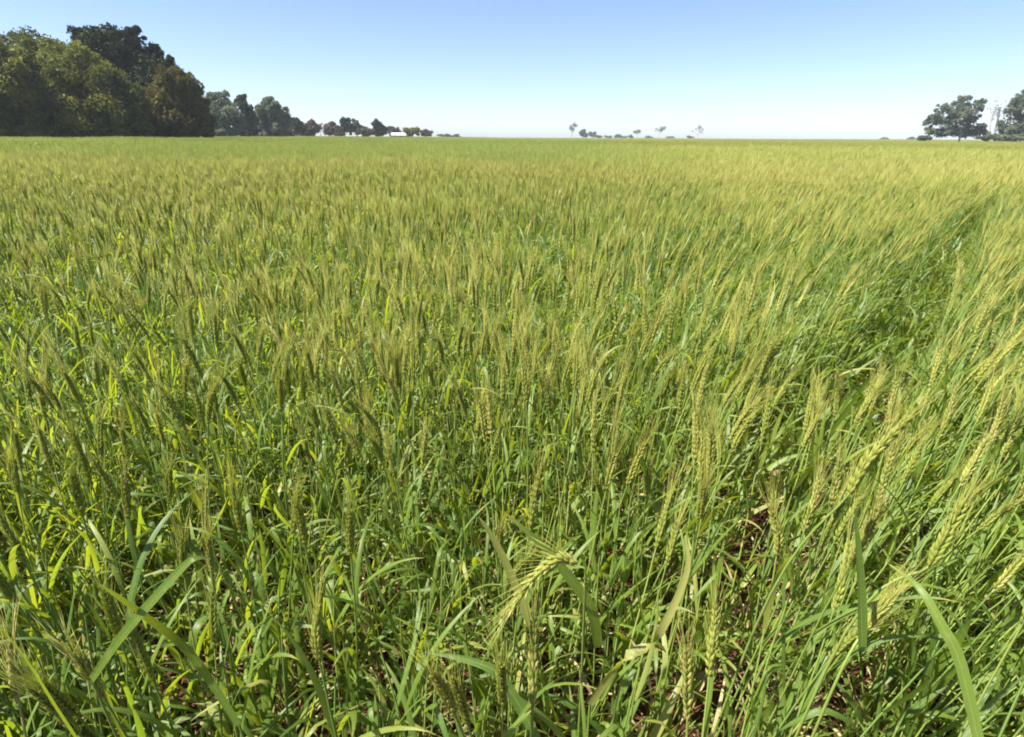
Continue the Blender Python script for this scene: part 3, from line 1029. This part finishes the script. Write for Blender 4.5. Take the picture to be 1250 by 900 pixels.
# the lower belt of trees beyond it
belt = [
    ('broad_tree', 'grey-green tree just past the rusty tree of the grove', [(268, 124, 15, 13), (258, 134, 16, 16), (280, 142, 16, 17), (265, 150, 22, 14), (262, 162, 20, 7), (282, 162, 14, 7)], 95, 'blue', 266, 9000, .38, .7),
    ('slender_tree', 'slender dark tree leaning between two rounded grey-green trees', [(294, 122, 7, 8), (301, 134, 8, 12), (305, 150, 11, 15), (295, 152, 10, 12), (299, 163, 13, 6)], 100, 'dark', 300, 6000, .38, .6),
    ('broad_tree', 'rounded blue-green tree with an open ragged top', [(330, 132, 15, 12), (342, 142, 14, 14), (322, 148, 14, 15), (338, 154, 18, 11), (326, 163, 16, 6), (345, 163, 13, 6)], 105, 'blue', 332, 8000, .4, .7),
    ('small_tree', 'small dark tree beside brown scrub', [(362, 152, 9, 9), (366, 158, 9, 7), (356, 159, 8, 6)], 120, 'dark', 363, 2600, .42, .6),
    ('small_tree', 'round dark green tree above the brown scrub', [(421, 151, 7, 7), (427, 157, 9, 7), (416, 159, 6, 6)], 135, 'dark', 421, 2600, .45, .6),
    ('small_tree', 'small airy tree touching the round dark green one', [(435, 151, 6, 5), (438, 159, 8, 6)], 138, 'blue', 436, 1400, .45, .6),
    ('small_tree', 'domed dark tree next to the white-roofed shed', [(462, 153, 8, 6), (466, 160, 10, 6), (456, 161, 7, 5)], 145, 'dark', 463, 2600, .45, .6),
]
for i, (nm, lb, lo, Y, mt_, bp_, nlv, lf, cl) in enumerate(belt):
    tree(nm, lb, 'tree', lo, Y, mt_, bp_, nlv, lf, cl, .22, 20 + i, fill=.4, wisps=.1)
scrub = [
    ([(352, 161, 14, 7), (340, 163, 12, 6)], 'brown', 116), ([(382, 157, 12, 9), (376, 162, 12, 7)], 'brown', 124), ([(402, 158, 12, 8), (410, 162, 10, 6)], 'brown', 130),
    ([(448, 162, 9, 6)], 'brown', 140), ([(478, 160, 8, 6), (486, 160, 5, 4)], 'brown', 175), ([(500, 162, 8, 5), (508, 160, 6, 5)], 'olive', 165), ([(520, 163, 9, 4)], 'brown', 170),
    ([(542, 166, 9, 2.6)], 'dark', 260), ([(556, 166.5, 8, 2)], 'dark', 300),
]
for i, (lo, mt_, Y) in enumerate(scrub):
    tree('shrub', 'low scrubby bush in the belt running from the trees to the shed' if Y < 200 else 'low dark bush far off where the belt ends', 'shrub', lo, Y, mt_, lo[0][0], 1500 if Y < 200 else 500, .45, .6, .1, 60 + i, fill=.5, wisps=.12,
         group='scrub bushes of the belt' if Y < 200 else 'far bushes ending the belt')
for i, (px, tp, Y, sp_, lv) in enumerate([(355, 145, 118, 10, 120), (382, 146, 125, 14, 160), (392, 148, 126, 10, 100), (318, 126, 108, 8, 100)]):
    bare_tree('thin leafless tree standing among the brown scrub of the belt', px, tp, Y, sp_, seed=i, leaves=lv, group='leafless trees of the belt')

# far middle
bare_tree('pale leafless tree on the skyline next to two small dark trees', 698, 149, 400, 14, 'blue', 11, 500, leaf=.7)
tree('small_tree', 'dark round tree on the skyline touching the pale leafless tree', 'tree', [(711, 161.5, 4.2, 4), (713, 165, 5, 3)], 340, 'blue', 711, 1500, .7, .8, .3, 31)
tree('small_tree', 'low dark tree on the skyline, wider than tall', 'tree', [(723, 164, 5, 3), (730, 166.5, 6, 2)], 360, 'blue', 724, 1300, .7, .8, .3, 32)
for i, (px, w, hh) in enumerate([(742, 5, 2.2), (754, 5, 3.5), (762, 4, 2.2), (771, 4, 2.5), (790, 6, 2.5), (818, 7, 1.8), (842, 6, 1.8)]):
    tree('shrub', 'tiny dark bush on the skyline between the pale far trees', 'shrub', [(px, 168.6 - hh * .4, w, hh)], 390, 'blue', px, 500, .6, .7, .15, 80 + i, group='bushes along the skyline')
for i, (px, tp, sp_) in enumerate([(777, 156, 14), (803, 152, 12)]):
    bare_tree('faint pale cone-shaped leafless tree on the skyline', px, tp, 380, sp_, 'blue', 21 + i, 260, 'faint skyline trees', leaf=.8)
bare_tree('faint lone wispy tree leaning on the skyline', 852, 153, 380, 12, 'blue', 25, 120, leaf=.8)

# right side
tree('airy_tree', 'airy grey-green tree of many stems at the field edge, beside the open skyline', 'tree',
     [(1150, 136, 10, 9), (1138, 149, 9, 10), (1174, 126, 11, 9), (1168, 142, 12, 13), (1188, 138, 11, 12), (1158, 156, 14, 11), (1184, 156, 15, 12), (1134, 160, 8, 7), (1196, 130, 6, 8), (1148, 164, 12, 6), (1172, 164, 14, 6), (1194, 163, 11, 6)], 110, 'blue', 1172, 8500, .36, .7, .20, 41, bark=M_PALE, fill=.3, wisps=.15)
tree('airy_tree', 'airy grey-green tree past the leafless saplings, cut by the frame', 'tree',
     [(1246, 122, 12, 10), (1234, 138, 11, 12), (1254, 142, 15, 14), (1228, 152, 9, 9), (1246, 158, 18, 10), (1262, 125, 12, 14), (1236, 165, 14, 5), (1256, 165, 14, 5)], 108, 'blue', 1246, 7000, .36, .7, .20, 42, bark=M_PALE, fill=.3, wisps=.15)
for i, (px, tp) in enumerate([(1205, 116), (1212, 114), (1218, 116), (1224, 113)]):
    bare_tree('slim leafless sapling between the two airy trees', px, tp, 112 + i, 5, 'blue', 51 + i, 40, 'leafless saplings between the airy trees', leaf=.3, depth=3)
for i, (px, w, hh) in enumerate([(1205, 10, 4), (1220, 10, 4), (1236, 11, 4), (1248, 10, 4), (1128, 7, 3)]):
    tree('shrub', 'low dark bush at the foot of the airy trees', 'shrub', [(px, 170.5 - hh * .6, w * 1.1, hh * .9)], 106, 'blue', px, 900, .4, .6, .1, 90 + i, group='bushes under the airy trees')
for i, (px, w, hh) in enumerate([(1080, 6, 1.8), (1113, 6, 2.2)]):
    tree('shrub', 'flat dark bush alone on the open skyline', 'shrub', [(px, 170.6 - hh * .4, w, hh)], 330, 'blue', px, 500, .6, .7, .15, 96 + i, group='lone bushes on the open skyline')

# ---------------------------------------------------------------- white-roofed shed in the belt
def box(mb, c, s, mat=0):
    c = np.array(c); s = np.array(s) / 2
    V = c + s * np.array([[-1, -1, -1], [1, -1, -1], [1, 1, -1], [-1, 1, -1], [-1, -1, 1], [1, -1, 1], [1, 1, 1], [-1, 1, 1]])
    mb.add(V, [[0, 3, 2, 1], [4, 5, 6, 7], [0, 1, 5, 4], [1, 2, 6, 5], [2, 3, 7, 6], [3, 0, 4, 7]], mat)


sb = at_y(487, 170, 168)
shed = link('farm_shed', None, label='small farm shed with a white sheet roof among the scrub', category='shed')
shed.location = (sb[0], sb[1], float(terrain(sb[0], sb[1])))
shed.rotation_euler = (0, 0, R(12)); shed.scale = (.7, .7, .8)
m = MB(); box(m, (0, 0, .75), (5.2, 4.0, 1.7)); link('wall', m.mesh('wall', [plain('shed_wall', (.42, .38, .33), (.5, .46, .40), 1.5)], False), shed)
m = MB()
V = [(-2.9, -2.3, 1.45), (2.9, -2.3, 1.45), (2.9, 0, 2.3), (-2.9, 0, 2.3), (2.9, 2.3, 1.45), (-2.9, 2.3, 1.45)]
V = V + [(a_, b_, c_ - .06) for a_, b_, c_ in V]
m.add(V, [[0, 1, 2, 3], [3, 2, 4, 5], [7, 6, 9, 8], [8, 9, 11, 10], [0, 6, 7, 1], [5, 4, 10, 11], [0, 3, 9, 6], [3, 5, 11, 9], [1, 7, 8, 2], [2, 8, 10, 4]])
link('roof', m.mesh('roof', [plain('white_sheet', (.46, .46, .45), (.55, .55, .54), 1.0, .4)], False), shed)
m = MB(); box(m, (.6, -2.03, .75), (.9, .06, 1.5)); link('door', m.mesh('door', [plain('shed_door', (.16, .12, .09), (.2, .15, .11), 2.0)], False), shed)

# ---------------------------------------------------------------- haze
HAZE = True
if HAZE:
    m = MB(); box(m, (0, 0, 7.0), (1280, 1280, 20.0))
    hm, nt = new_mat('haze')
    pv = nd(nt, 'ShaderNodeVolumePrincipled')
    pv.inputs['Color'].default_value = (0.84, 0.93, 1.0, 1)
    pv.inputs['Density'].default_value = 0.00042
    pv.inputs['Anisotropy'].default_value = 0.0
    out = nd(nt, 'ShaderNodeOutputMaterial'); nt.links.new(pv.outputs[0], out.inputs['Volume'])
    link('haze', m.mesh('haze', [hm], False), kind='stuff', label='thin pale haze hanging over the field')
